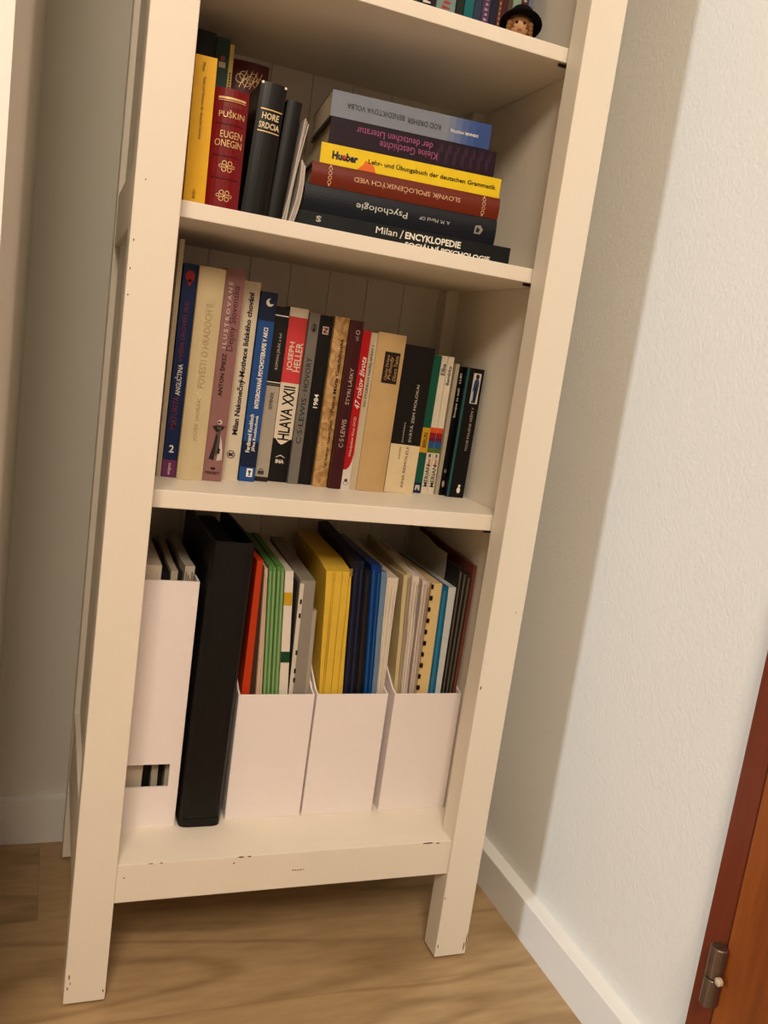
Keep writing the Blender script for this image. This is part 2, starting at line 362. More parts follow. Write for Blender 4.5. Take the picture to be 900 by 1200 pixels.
b = b3('book', 'dark blue textbook with a purple foot band and white number 2', 0.0669, 0.0832, 0.130, 0.247, 0.165, C(22, 44, 92, 0.4))
b.band('spine_band', 0, 0.0205, C(122, 58, 104, 0.4)); w = b.w
b.text('enigma', w * .52, 0.0100, 0.014, 0.0042, M_WHITE, 90)
b.text('2', w * .52, 0.034, 0.0055, 0.009, M_WHITE, 0, 0.02)
b.text('MATURITA', w * .45, 0.0765, 0.038, 0.0065, C(128, 56, 66), 90, 0.01)
b.text('ANGLIČTINA', w * .45, 0.1150, 0.036, 0.0075, M_WHITE, 90, 0.01)
b.text('VYŠŠIA ÚROVEŇ (B2)', w * .45, 0.1700, 0.068, 0.0072, C(128, 56, 66), 90, 0.01)
b.disc(w * .5, 0.233, 0.0052, C(166, 34, 44), sx=1.0, sy=1.25); b.disc(w * .5, 0.226, 0.003, C(166, 34, 44), sx=.6, sy=1.4)

b = b3('book', 'thick pale beige cloth book with faded blind lettering on the spine', 0.0836, 0.1135, 0.122, 0.246, 0.175, mat('beige_cloth', srgb(198, 180, 140), 0.75, 0.07, 25, 0.2, 900), kind='hard', bulge=0.0025)
FADE = C(176, 158, 120, 0.7); w = b.w
b.text('POVESTI O HRADOCH II.', w * .52, 0.158, 0.098, 0.0078, FADE, 90); b.text('JOZEF HORÁK', w * .52, 0.072, 0.050, 0.0065, FADE, 90)

b = b3('book', 'mauve history book with black lettering and a small grey statue picture', 0.1140, 0.1372, 0.127, 0.249, 0.17, C(148, 108, 104, 0.5), kind='hard', bulge=0.0012)
w = b.w; K = C(34, 22, 26); LT = C(206, 192, 186)
b.text('I L U S T R O V A N É', w * .30, 0.1960, 0.076, 0.0056, LT, 90, 0.012); b.text('Dejiny Slovenska', w * .66, 0.1930, 0.075, 0.0105, C(88, 40, 52), 90)
b.text('ANTON ŠPIESZ', w * .38, 0.1270, 0.050, 0.0062, K, 90, 0.02)
b.text('PERFEKT', w * .5, 0.0100, 0.017, 0.0034, K, 0, 0.02); b.disc(w * .5, 0.0155, 0.0022, K, sx=1.4, sy=.7)
ST = C(96, 84, 78); SD = C(52, 40, 38); SL = C(206, 194, 184)
b.mark('statue_picture', [(w*.40, .040), (w*.50, .056), (w*.46, .066), (w*.70, .066), (w*.66, .056), (w*.80, .046), (w*.84, .034), (w*.66, .036), (w*.56, .030)], ST)
b.mark('statue_shadow', [(w*.22, .0265), (w*.48, .0255), (w*.52, .040), (w*.56, .054), (w*.46, .058), (w*.38, .044)], SD, .00045)
b.mark('statue_light', [(w*.62, .0250), (w*.90, .0265), (w*.88, .038), (w*.80, .048), (w*.70, .056), (w*.70, .040)], SL, .00045)
b.mark('statue_shade', [(w*.60, .0345), (w*.74, .033), (w*.76, .039), (w*.64, .042)], SD, .0005)
b.mark('statue_arms', [(w*.22, .0655), (w*.46, .059), (w*.76, .0625), (w*.88, .0665), (w*.62, .0675), (w*.36, .0670)], SD, .0005)
b.disc(w * .58, 0.0715, 0.0028, SL, 'statue_head', lift=.0005); b.disc(w * .54, 0.0712, 0.0014, SD, 'statue_face', lift=.0006)

b = b3('book', 'cream paperback on psychology with condensed navy blue lettering', 0.1405, 0.1612, 0.150, 0.240, 0.165, C(214, 202, 178, 0.5))
w = b.w; N = C(22, 26, 54)
b.text('Milan Nakonečný-Motivace lidského chování', w * .55, 0.1420, 0.172, 0.0092, N, 90, 0.03)
b.ring(w * .45, 0.0315, 0.0050, 0.0008, N); b.text('ac', w * .45, 0.0315, 0.0062, 0.0045, N, 0, 0.05)

b = b3('book', 'glossy blue paperback with white author names near its foot', 0.1622, 0.1822, 0.147, 0.231, 0.15, C(40, 84, 142, 0.35))
w = b.w; DK = C(20, 36, 66, .35)
b.band('spine_band', 0.197, 0.231, DK); b.band('low_band', 0.018, 0.050, DK)  # darker blue bands at the head and low on the spine
b.disc(w * .58, 0.219, 0.0048, M_WHITE); b.disc(w * .68, 0.2205, 0.0034, DK, lift=.0006)
b.text('INTEGROVANÁ PSYCHOTERAPIE V AKCI', w * .50, 0.1400, 0.098, 0.0068, M_WHITE, 90, 0.03)
b.text('Ferdinand Knobloch', w * .34, 0.0600, 0.047, 0.0050, M_WHITE, 90, 0.02); b.text('Jiřina Knoblochová', w * .68, 0.0600, 0.044, 0.0050, M_WHITE, 90, 0.02)
b.mark('publisher_box', [(w*.44, .006), (w*.82, .006), (w*.82, .0165), (w*.44, .0165)], M_WHITE); b.mark('publisher_mark', [(w*.52, .014), (w*.74, .014), (w*.66, .0095), (w*.72, .0075), (w*.54, .0075), (w*.60, .0095)], C(40, 84, 142), .0006)

b = b3('book', 'slim book with black upper spine and light grey lower spine', 0.1830, 0.2012, 0.157, 0.217, 0.14, C(172, 162, 146, 0.5))
w = b.w
b.band('spine_band', 0.1225, 0.217, C(28, 22, 22)); b.band('head_line', 0.2055, 0.2068, M_WHITE, lift=.0004); b.band('middle_line', 0.1205, 0.1220, M_BLACK, lift=.0004)
b.band('middle_line', 0.1245, 0.1255, M_WHITE, lift=.0005); b.band('foot_band', 0, 0.006, C(52, 34, 30))
b.text('ROMAN JIRÁK a kol', w * .58, 0.163, 0.044, 0.0055, C(186, 176, 160), 90); b.text('SEMÍNEK', w * .50, 0.102, 0.022, 0.0056, C(58, 52, 46), 90)
b.mark('publisher_box', [(w*.24, .009), (w*.66, .009), (w*.66, .0135), (w*.24, .0135)], C(70, 62, 56)); b.ring(w * .45, .0135, .0030, .0008, C(70, 62, 56))

b = b3('book', 'black, white and coral red novel spine with large condensed title', 0.2034, 0.2275, 0.165, 0.219, 0.15, M_BLACK, kind='hard', bulge=0.0003)
w = b.w; CW = C(222, 210, 188)
b.band('head_band', 0.2075, 0.219, CW); b.band('red_band', 0.1260, 0.2078, C(206, 70, 72, .45)); b.band('white_band', 0.0555, 0.1262, CW)
b.mark('white_point', [(w*.10, .0557), (w*.30, .0500), (w*.46, .0480), (w*.62, .0500), (w*.92, .0557)], CW, .0003)
b.text('JOSEPH', w * .38, 0.1590, 0.036, 0.0085, CW, 90, 0.015); b.text('HELLER', w * .74, 0.1590, 0.036, 0.0085, CW, 90, 0.015)
b.text('HLAVA XXII', w * .52, 0.0880, 0.068, 0.0150, M_BLACK, 90, 0.02)
b.text('INA', w * .5, 0.0265, 0.0110, 0.0050, CW, 0, 0.05); b.mark('arc', [(w*.26, .0320), (w*.5, .0350), (w*.74, .0320), (w*.74, .0312), (w*.5, .0338), (w*.26, .0312)], CW)

b = b3('book', 'slim plain grey book with dark serif lettering', 0.2278, 0.2412, 0.159, 0.216, 0.14, C(122, 116, 108, 0.5))
w = b.w; K = C(48, 42, 40)
b.text('C·S·LEWIS', w * .5, 0.0810, 0.058, 0.0066, K, 90); b.text('·', w * .5, .114, .0015, .0015, K, 90); b.text('HOVORY', w * .5, 0.1400, 0.042, 0.0066, K, 90)
b.ring(w * .55, 0.198, 0.0034, 0.0008, K, sy=1.4); b.mark('emblem', [(w*.4, .193), (w*.7, .193), (w*.58, .204)], K)

b = b3('book', 'black novel with small white numerals 1984 on the spine', 0.2415, 0.2594, 0.161, 0.215, 0.14, C(20, 17, 17, 0.4))
w = b.w
b.text('1984', w * .52, 0.1080, 0.0175, 0.0058, M_WHITE, 90, 0.02); b.text('George Orwell', w * .55, 0.0400, 0.056, 0.0050, C(62, 34, 30), 90)
b.mark('emblem', [(w*.30, .192), (w*.74, .192), (w*.74, .2015), (w*.30, .2015)], C(206, 188, 172)); b.mark('emblem_stroke', [(w*.36, .1935), (w*.68, .1935), (w*.68, .1950), (w*.5, .1950), (w*.68, .1985), (w*.68, .2), (w*.36, .2), (w*.36, .1985), (w*.54, .1985), (w*.36, .1950)], C(120, 22, 30), .0006)

b = b3('book', 'tan book with an old map pattern and dark lettering', 0.2597, 0.2786, 0.155, 0.216, 0.14, M_MAP, kind='hard', bulge=0.0014)
w = b.w; K = C(46, 24, 30)
b.text('Carl Anderson • Eduardo Chávez', w * .66, 0.0560, 0.062, 0.0042, K, 90, 0.01); b.text('•Panna Mária Guadalupská', w * .66, 0.1410, 0.096, 0.0060, C(58, 22, 44), 90, 0.02)

b = b3('book', 'dark maroon glossy book with pale serif lettering', 0.2789, 0.2955, 0.148, 0.214, 0.14, C(70, 24, 26, 0.35), kind='hard', bulge=0.0010)
w = b.w; LT = C(202, 176, 164)
b.text('C·S·LEWIS', w * .52, 0.0720, 0.036, 0.0058, LT, 90); b.text('ŠTYRI LÁSKY', w * .52, 0.1320, 0.046, 0.0058, LT, 90)
b.ring(w * .6, 0.2000, 0.0028, 0.0008, LT); b.text('Lúč', w * .58, 0.1925, 0.0052, 0.0042, LT, 90)

b = b3('book', 'dark booklet peeking up behind the bright red memoir', 0.2958, 0.3005, 0.175, 0.212, 0.12, M_BLACK)
b = b3('book', 'bright red memoir with a white foot and slanted white title', 0.3010 - .005, 0.3075, 0.149, 0.204, 0.025, C(176, 24, 32, 0.35))
w = b.w
b.band('white_foot', 0, 0.0255, C(214, 204, 194)); b.mark('white_curve', [(0, .0255), (w * .45, .0255), (w * .72, .030), (w * .9, .037), (w, .046), (w, .0255)][:1] + [(w, .0255), (w, .046), (w * .88, .037), (w * .68, .030), (w * .35, .0262)], C(214, 204, 194), .00025)
b.text('47 rokov života', w * .52, 0.1380, 0.066, 0.0070, M_WHITE, 90, 0.0, shear=.35); b.text('Wladyslaw Kluz OCD', w * .55, 0.0690, 0.052, 0.0040, C(232, 200, 190), 90)
b.disc(w * .5, 0.0120, 0.0022, C(70, 60, 56)); b.ring(w * .5, .0085, .0036, .0007, C(90, 80, 74), sy=.7)

b = b3('book', 'thin cream book with plain dark capitals beside the red memoir', 0.3084, 0.3184, 0.154, 0.203, 0.14, C(196, 182, 154, 0.6))
b.text('PO STOPÁCH NAŠEJ SPÁSY I', b.w * .52, 0.1480, 0.078, 0.0050, C(52, 42, 38), 90, 0.01)

b = b3('book', 'thick tan cloth book with a dark brown title label', 0.3187, 0.3575, 0.154, 0.205, 0.145, mat('tan_cloth', srgb(190, 158, 108), 0.75, 0.09, 22, 0.2, 900), kind='hard', bulge=0.003)
w = b.w; LT = C(196, 160, 112)
b.band('title_label', 0.1420, 0.1820, C(44, 28, 20), w * .30, w * .86)
b.text('Charles Dickens', w * .42, .162, .032, .0036, LT, 90, shear=.2); b.text('Príhody', w * .57, .162, .030, .0060, LT, 90, shear=.2); b.text('Olivera Twista', w * .74, .162, .032, .0054, LT, 90, shear=.2)

b = b3('book', 'wide book with black upper spine and cream lower block', 0.3592, 0.4012, 0.157, 0.195, 0.135, C(28, 24, 22, 0.45), kind='hard')
w = b.w; CB = C(220, 202, 164)
b.band('cream_block', 0.0, 0.0650, CB)
b.text('DAMIÁN', w * .36, .081, .026, .0024, C(196, 184, 160), 90); b.text('SVÄTÁ ZEM MOLOKAI', w * .60, .107, .076, .0046, C(206, 196, 176), 90)
b.text('PATER', w * .34, .0540, .016, .0022, C(80, 60, 48), 90); b.text('AINA REMOLELE', w * .58, .0350, .056, .0040, C(96, 70, 54), 90)

b = b3('book', 'thin green guide book with a yellow square and blue foot', 0.4062, 0.4190, 0.172, 0.187, 0.125, C(24, 92, 72, 0.4))
w = b.w
b.band('yellow_square', .0560, .0900, C(204, 158, 42)); b.band('blue_foot', 0, .0145, C(26, 40, 82)); b.text('BERLIN', w * .55, .073, .020, .0056, C(88, 62, 20), 90, .02)
b.mark('foot_emblem', [(w*.25, .004), (w*.42, .004), (w*.5, .008), (w*.66, .004), (w*.84, .004), (w*.78, .011), (w*.3, .011)], C(196, 190, 180))
for nm, x0, x1, no, lab in (('Elba', .4213, .4308, '8', 'slim white travel guide with rainbow stripes next to the green guide'), ('Benátky', .4312, .4404, '3', 'slim white travel guide with rainbow stripes and the longer city name')):
    b = b3('book', lab, x0, x1, 0.176, 0.188, 0.11, C(220, 208, 186, 0.45), 0.0015); w = b.w
    for c0, c1, col in ((.084, .091, (214, 88, 40)), (.077, .084, (150, 30, 36)), (.072, .077, (108, 30, 70)), (.063, .072, (40, 90, 136)), (.0565, .063, (88, 110, 44))): b.band('stripe', c0, c1, C(*col, .45))
    b.text('MERIAN', w * .5, .0245, .030, .0058, M_BLACK, 90, .01); b.text('live!', w * .5, .0440, .0085, .0052, C(176, 34, 40), 90, .01); b.text(no, w * .5, .0525, .004, .0048, M_BLACK, 0, .02)
    b.text(nm, w * .55, .170 if nm == 'Elba' else .163, .015 if nm == 'Elba' else .026, .0062, M_BLACK, 90, .01)
b = b3('book', 'thin grey beige booklet between the white guides and black paperback', .4408, .4464, .172, .180, .11, C(176, 164, 142, .6))
b = b3('book', 'thin black paperback with white handwritten style title', .4468, .4527, .170, .177, .11, C(16, 15, 16, .4)); w = b.w
b.text('Smejte sa milí   LUD', w * .5, .138, .060, .0036, M_WHITE, 90); b.disc(w * .5, .016, .0018, C(170, 160, 148), sy=2.6); b.disc(w * .5, .034, .0018, C(120, 112, 100), sy=1.6)
b = b3('book', 'black paperback with a teal edge line and a small portrait picture', .4530, .4785, .160, .177, .115, C(18, 15, 16, .4)); w = b.w
b.band('teal_line', 0, .177, C(40, 92, 92), 0.0, w * .13)
PC = C(206, 198, 186)
b.mark('picture', [(w*.42, .130), (w*.86, .130), (w*.86, .171), (w*.42, .171)], PC)
b.mark('figure_coat', [(w*.50, .131), (w*.74, .131), (w*.80, .150), (w*.80, .160), (w*.68, .165), (w*.52, .161), (w*.46, .146)], C(52, 74, 104), .0005)
b.mark('figure_shade', [(w*.62, .131), (w*.74, .131), (w*.70, .158), (w*.58, .150)], C(28, 36, 52), .0006)
b.disc(w * .66, .1665, .0026, C(50, 38, 34), 'figure_head', sy=1.3, lift=.0006); b.mark('figure_light', [(w*.46, .134), (w*.56, .134), (w*.54, .148), (w*.47, .146)], C(176, 184, 190), .0006)
b.text('TICHÉ POLIENE VEŽMI V', w * .66, .095, .060, .0042, C(196, 176, 164), 90)
b.disc(w * .64, .0105, .0034, M_WHITE, 'bird_body', sx=.75, sy=1.25, lift=.0005); b.disc(w * .66, .0165, .0018, M_WHITE, 'bird_head', lift=.0005)

# ---- upper shelf, left group (spines a little behind the shelf edge)
Z2 = 0.8938
G2 = 'books standing on the shelf above the middle one'
def b2(name, label, x, y, w, h, d, cover, lean=0.0, z=Z2, **k):
    th = math.atan2(lean, h)
    return Book(name, label, (x, y, z + w * math.sin(max(th, 0))), w, h, d, cover, rot=(0, th, 0), group=k.pop('group', G2), **k)
b = b2('book', 'small bright yellow paperback with thin black lettering', 0.0550, 0.070, 0.0222, 0.149, 0.093, C(224, 176, 34, 0.5), -0.0015)
w = b.w; K = C(60, 44, 12)
b.text('Texte und Varianten der deutschen Literatur', w * .50, .098, .062, .0030, K, -90); b.text('Metz', w * .42, .138, .009, .0030, K, -90); b.text('1828', w * .45, .012, .009, .0030, K, -90)
b = b2('book', 'thick red leather volume with raised bands and worn gold lettering', 0.0778, 0.0770, 0.0360, 0.124, 0.092, C(126, 18, 26, 0.35), kind='hard', bulge=0.0065)
w = b.w
for c in (.0335, .0565, .0885): b.band('raised_band', c, c + .0014, C(106, 14, 22, .35), w * .08, w * .92, .0007)
b.band('gold_line', .1135, .1155, M_GOLD, w * .10, w * .90, .0004); b.band('gold_line', .1118, .1124, M_GOLD, w * .10, w * .90, .0004)
b.text('ALEXANDER', w * .52, .1078, .019, .0038, C(150, 84, 56), 0); b.text('PUŠKIN', w * .52, .0990, .027, .0076, M_GOLD, 0, lift=.0009)
b.text('EUGEN', w * .56, .0785, .0235, .0070, M_GOLD, 0, lift=.0009); b.text('ONEGIN', w * .50, .0695, .0285, .0072, M_GOLD, 0, lift=.0009)
for cz in (.0465, .0165):
    for dx, dz in ((-.003, .0032), (.003, .0032), (-.003, -.0032), (.003, -.0032)): b.ring(w * .52 + dx, cz + dz, .0026, .0008, M_GOLD)
    for dx in (-.0068, .0068): b.ring(w * .52 + dx, cz, .0018, .0006, M_GOLD)
    b.disc(w * .52, cz, .0013, M_GOLD)
b = b2('book', 'black prayer book with white two line title between gold rules', 0.1170, 0.076, 0.0285, 0.140, 0.10, C(26, 25, 24, 0.35), 0.0075, kind='hard', bulge=0.0028)
w = b.w
b.band('gold_rule', .1120, .1131, M_GOLD, w * .12, w * .95, .0004); b.band('gold_rule', .0895, .0906, M_GOLD, w * .12, w * .95, .0004)
b.text('HORE', w * .53, .1058, .0185, .0068, C(226, 208, 168), 0, .02); b.text('SRDCIA', w * .53, .0962, .0225, .0064, C(226, 208, 168), 0, .02)
for a in (.06, .94): b.disc(w * a, .1388, .0014, M_WHITE, 'head_mark')
b = b2('book', 'narrow plain black book leaning beside the prayer book', 0.1475, 0.086, 0.0165, 0.131, 0.10, C(22, 21, 21, 0.45), 0.0095, kind='hard', bulge=0.002)
def booklet(label, x, y, w, h, d, lean, loop=False):
    """folded stapled brochure: a rounded fold of a few leaves"""
    t = thing('brochure', label, 'brochure', (x, y, Z2 + 0.0006), (0, math.atan2(lean, h), 0), 'brochures leaning on the book stack')
    for i in range(3):
        bm = bmesh.new(); off = i * w / 3.2; pts = []
        n = 10
        for k in range(n + 1):
            f = k / n; pts.append((off + (0.0035 * math.sin(f * math.pi) if loop else 0.0008 * math.sin(f * 5 + i)), f * (h - i * 0.002)))
        prof = [(a, c) for a, c in pts] + [(a + w / 4.2, c) for a, c in pts[::-1]]
        prism(bm, prof, 1, i * 0.0007, d); fin(bm, 'leaf', C(196 - 14 * (i == 1), 188 - 16 * (i == 1), 180 - 18 * (i == 1), .6), t)
    return t
booklet('tall thin white brochure leaning between black book and stack', 0.1640, 0.082, 0.0052, 0.116, 0.11, 0.0145)
booklet('short curled white brochure leaning on the horizontal book stack', 0.1715, 0.086, 0.0070, 0.073, 0.10, 0.0085, True)

# ---- second row behind
b = b2('book', 'black book with gold specks behind the yellow paperback', 0.0560, 0.172, 0.0300, 0.205, 0.12, C(22, 20, 20, .45), kind='hard', bulge=.002)
b.mark('gold_mark', [(.014, .168), (.016, .168), (.016, .174), (.014, .174)], M_GOLD); b.mark('gold_mark', [(.018, .168), (.0195, .168), (.0195, .175), (.018, .175)], C(150, 150, 150))
b = b2('book', 'dark green book with a small pale emblem behind red volume', 0.0868, 0.172, 0.0152, 0.203, 0.12, C(40, 66, 50, .5), kind='hard')
w = b.w; b.mark('emblem', [(w*.3, .171), (w*.8, .171), (w*.8, .177), (w*.3, .177)], C(190, 176, 156)); b.disc(w * .55, .181, .003, C(150, 84, 66)); b.band('foot_band', .140, .148, C(150, 160, 150))
b = b2('book', 'thin pale yellow booklet between green and dark red books', 0.1026, 0.172, 0.0050, 0.198, 0.12, C(206, 184, 110, .5))
for k in range(7): b.mark('print_mark', [(.0015, .148 + k * .003), (.0035, .148 + k * .003), (.0035, .1498 + k * .003), (.0015, .1495 + k * .003)], K)
b = b2('book', 'dark red book with gold scroll ornament, behind the others', 0.1095, 0.186, 0.0430, 0.188, 0.115, C(86, 16, 20, .4), kind='hard', bulge=.004)
w = b.w
for i in range(7): b.ring(w * (.22 + .09 * i), .168 + .004 * math.sin(i * 2.1), .0052 - .0002 * i, .0006, M_GOLD)
for i in range(4): b.mark('gold_flourish', [(w*.2 + i*.006, .158), (w*.2 + i*.006 + .008, .178), (w*.2 + i*.006 + .0088, .178), (w*.2 + i*.006 + .0008, .158)], M_GOLD)

# ---- horizontal stack, turned a few degrees
GS = 'books lying flat in the horizontal stack'
yaw = -math.atan2(0.022, 0.23)
def stackbook(label, x0, x1, z0, z1, d, cover, yl, **k):
    L = (x1 - x0) / math.cos(yaw)
    return Book('book', label, (x0, yl, z0), z1 - z0 - 0.0002, L, d, cover, lying=True, rot=(0, 0, yaw), group=GS, **k)
b = stackbook('large dark encyclopedia with white title, lowest in the stack', 0.1840, 0.4480, 0.8938, 0.9180, 0.18, C(24, 32, 34, .4), 0.101, kind='hard')
h, w = b.h, b.w
b.text('Milan', .108, .0168, .026, .0076, M_WHITE, 0); b.text('/', .1265, .0165, .004, .010, M_WHITE, 0); b.text('ENCYKLOPEDIE', .166, .0165, .070, .0080, M_WHITE, 0, .03); b.text('SOCIÁLNÍ PSYCHOLOGIE', .186, .0070, .108, .0076, M_WHITE, 0, .03)
b.text('S', .0265, .0168, .006, .007, C(190, 186, 170), 0, .04)
b = stackbook('navy blue psychology book lying upside down above the encyclopedia', 0.1905, 0.4250, 0.9180, 0.9470, 0.16, C(20, 28, 42, .4), 0.100, kind='hard', bulge=.002)
h, w = b.h, b.w
b.text('Psychologie', .092, w * .52, .062, .0095, C(206, 206, 200), 180); b.text('A. M. Mareš OP', .157, w * .50, .038, .0040, C(190, 190, 186), 180)
b.mark('crest', [(h - .028, w*.30), (h - .020, w*.30), (h - .017, w*.50), (h - .021, w*.66), (h - .027, w*.62)], C(150, 148, 140)); b.mark('crest_fill', [(h - .026, w*.36), (h - .022, w*.36), (h - .021, w*.5), (h - .025, w*.56)], C(30, 34, 44), .0006)
b = stackbook('rust brown dictionary with gold title and scroll ornaments', 0.1955, 0.4245, 0.9470, 0.9718, 0.155, C(118, 46, 24, .35), 0.099, kind='hard', bulge=.0025)
h, w = b.h, b.w; GL = C(226, 188, 146)
b.text('SLOVNÍK SPOLOČENSKÝCH VIED', .1145, w * .5, .130, .0072, GL, 180)
for cu in (.0215, h - .0205):
    for dv in (-.0075, -.0025, .0025, .0075): b.ring(cu, w * .5 + dv, .0022, .0006, GL)
    for dv in (-.0105, .0105): b.disc(cu, w * .5 + dv, .0010, GL)
b = stackbook('bright yellow German grammar paperback with an orange arrow', 0.2035, 0.4225, 0.9718, 0.9940, 0.15, C(236, 206, 36, .4), 0.0985)
h, w = b.h, b.w
b.text('Hueber', .0285, w * .48, .0300, .0088, C(28, 26, 60), 0, .05); b.mark('orange_arrow', [(.044, .0002), (.066, .0002), (.063, .007), (.053, .0115), (.050, .006)], C(228, 120, 44)); b.disc(.0278, w * .46, .0019, C(214, 60, 44), lift=.0006)
b.text('Lehr- und Übungsbuch der deutschen Grammatik', .135, w * .50, .158, .0075, C(34, 30, 20), 0, .02)
b = stackbook('dark purple literary history book lying upside down in stack', 0.2110, 0.4120, 0.9940, 1.0232, 0.135, C(44, 20, 40, .35), 0.0985, kind='hard')
h, w = b.h, b.w; PK = C(170, 92, 134)
b.text('Kleine Geschichte', .094, w * .34, .070, .0082, PK, 180); b.text('der deutschen Literatur', .0760, w * .68, .092, .0078, PK, 180)
PM = C(62, 34, 60, .35)
for i in range(7):
    u = .128 + i * .0102
    b.mark('dim_pattern', [(u, w*.14), (u + .004, w*.14), (u + .004, w*.55), (u + .007, w*.55), (u + .007, w*.86), (u + .003, w*.86), (u + .003, w*.64), (u, w*.64)], PM)
b = stackbook('grey blue book with dark lettering on top of the stack', 0.2090, 0.4005, 1.0232, 1.0512, 0.125, C(132, 138, 150, .4), 0.098)
h, w = b.h, b.w; K = C(44, 46, 58)
BL = ((.140, 120, 130, 154), (.148, 104, 120, 156), (.156, 86, 106, 154), (.164, 70, 94, 150), (.173, 60, 86, 144))
for i, (u, r, g, bb) in enumerate(BL): b.band('blue_shade', u, (BL[i + 1][0] if i < 4 else h), C(r, g, bb, .4))
b.text('BENEDIKTOVA VOLBA', .0520, w * .50, .068, .0058, K, 180); b.text('ROD DREHER', .1100, w * .46, .041, .0058, K, 180); b.text('DENNÍK POSTOJ', .1600, w * .44, .034, .0046, M_WHITE, 180, .02)

# ---- top visible shelf: only the feet of the spines show
Z1 = 1.1411
G1 = 'books on the highest visible shelf'
top = [(.3120, .3355, .205, (30, 26, 28), 'black book with white lettering at its foot'), (.3366, .3615, .21, (128, 150, 146), 'wide pale grey green book with red lettering'),
       (.3626, .3722, .20, (34, 48, 30), 'dark olive green book beside the teal one'), (.3732, .3856, .212, (24, 110, 116), 'teal book on the highest shelf'),
       (.3862, .3960, .20, (52, 66, 86), 'slate blue book beside the teal book'), (.3966, .4072, .208, (92, 66, 100), 'dull purple book with pale lettering'),
       (.4078, .4172, .204, (38, 38, 62), 'dark navy book between purple and brown books'), (.4177, .4232, .20, (104, 62, 50), 'thin rust brown book near the doll'),
       (.4236, .4298, .206, (84, 40, 44), 'thin maroon book behind the doll hat'), (.4302, .4366, .20, (94, 78, 64), 'mottled brown book behind the doll'),
       (.4370, .4480, .21, (150, 168, 150), 'pale green book behind the doll'), (.4485, .4578, .205, (92, 50, 62), 'wine red book beside the right side panel'),
       (.4582, .4640, .20, (120, 124, 146), 'thin blue grey book beside the right side panel')]
for i, (x0, x1, h, c, lab) in enumerate(top):
    b = Book('book', lab, (x0, 0.150, Z1), x1 - x0 - .0003, h, .14, C(*c, .45, mottle=.12), group=G1)
    if i in (0, 1, 5, 7, 11):
        mc = C(*((220, 214, 206), (176, 60, 60), (176, 160, 176), (180, 140, 110), (190, 180, 170))[(0, 1, 5, 7, 11).index(i)])
        for k in range(8):      # worn lettering, too small and cropped to read
            z = .046 + k * .0058; b.mark('print_mark', [(b.w * .30, z), (b.w * .72, z + .0006), (b.w * .72, z + .0022), (b.w * (.46 if k % 2 else .30), z + .0036)], mc)

# doll with a black hat sitting in front of those books
doll = thing('doll', 'small doll with blond hair and a wide black hat', 'doll', (0.4300, 0.108, Z1))
SK = C(206, 160, 122, .5); BH = mat('black_felt', srgb(22, 18, 18), 0.95, 0.1, 300, 0.3, 900, spec=0.1)
bm = bmesh.new()
lathe(bm, [(.002, 0), (.0165, .0004), (.0170, .004), (.0140, .010), (.0105, .016), (.0080, .0195), (.0045, .0215), (.0042, .024)], 20, sy=.8)
fin(bm, 'dress', C(96, 52, 40, .8), doll, True)
for s in (-1, 1):
    bm = bmesh.new(); lathe(bm, [(.001, 0), (.0028, .001), (.0030, .006), (.0034, .011), (.0018, .0135)], 10)
    bmesh.ops.rotate(bm, verts=bm.verts, matrix=Matrix.Rotation(-s * 0.5, 3, 'Y')); bmesh.ops.translate(bm, verts=bm.verts, vec=(s * .0150 , -.004, .0055)); fin(bm, 'arm', C(96, 52, 40, .8), doll, True)
    bm = bmesh.new(); lathe(bm, [(.001, 0), (.0032, .001), (.0034, .012), (.0016, .015)], 10)
    bmesh.ops.rotate(bm, verts=bm.verts, matrix=Matrix.Rotation(math.pi / 2, 3, 'X')); bmesh.ops.translate(bm, verts=bm.verts, vec=(s * .0065, -.006, .0036)); fin(bm, 'leg', C(226, 214, 196, .8), doll, True)
bm = bmesh.new(); bmesh.ops.create_uvsphere(bm, u_segments=24, v_segments=16, radius=1)
for v in bm.verts:
    x, y, z = v.co; v.co = Vector((x * .0125, y * .0118 - (.0018 * math.exp(-((x / .18) ** 2 + ((z + .12) / .2) ** 2)) if y < 0 else 0), z * .0135 + .0345))
head = fin(bm, 'head', SK, doll, True)
for s in (-1, 1):
    bm = bmesh.new(); bmesh.ops.create_uvsphere(bm, u_segments=12, v_segments=8, radius=.0019, matrix=Matrix.Translation((s * .0044, -.0105, .0352))); fin(bm, 'eye', C(28, 18, 16, .2), head, True)
    bm = bmesh.new()
    for k in range(5):
        bmesh.ops.create_uvsphere(bm, u_segments=10, v_segments=8, radius=.0038 - .0002 * k, matrix=Matrix.Translation((s * (.0122 + .0006 * k), -.004 + .001 * k, .0360 - k * .0040)))
    fin(bm, 'hair_curl', C(150, 110, 68, .7, mottle=.2), head, True)
bm = bmesh.new(); abox(bm, -.0024, .0024, -.0114, -.0100, .0272, .0282); fin(bm, 'mouth', C(166, 74, 66, .5), head)
bm = bmesh.new()
lathe(bm, [(.0140, .0300), (.0150, .0360), (.0142, .0430), (.009, .0480), (.002, .0492)], 20, c=(0, .0030, 0)); fin(bm, 'hair', C(140, 100, 62, .7, mottle=.2), head, True)
bm = bmesh.new(); seg = 32; pr = [(.0140, .0405), (.0205, .0385), (.0250, .0350), (.0256, .0358), (.0215, .0402), (.0160, .0424), (.0152, .0500), (.0135, .0530), (.002, .0540)]
lathe(bm, pr, seg)
bmesh.ops.rotate(bm, verts=bm.verts, cent=(0, 0, .042), matrix=Matrix.Rotation(math.radians(-24), 3, 'X')); bmesh.ops.translate(bm, verts=bm.verts, vec=(.001, .002, 0)); fin(bm, 'hat', BH, doll, True)
doll.rotation_euler = (0, 0, math.radians(-22))

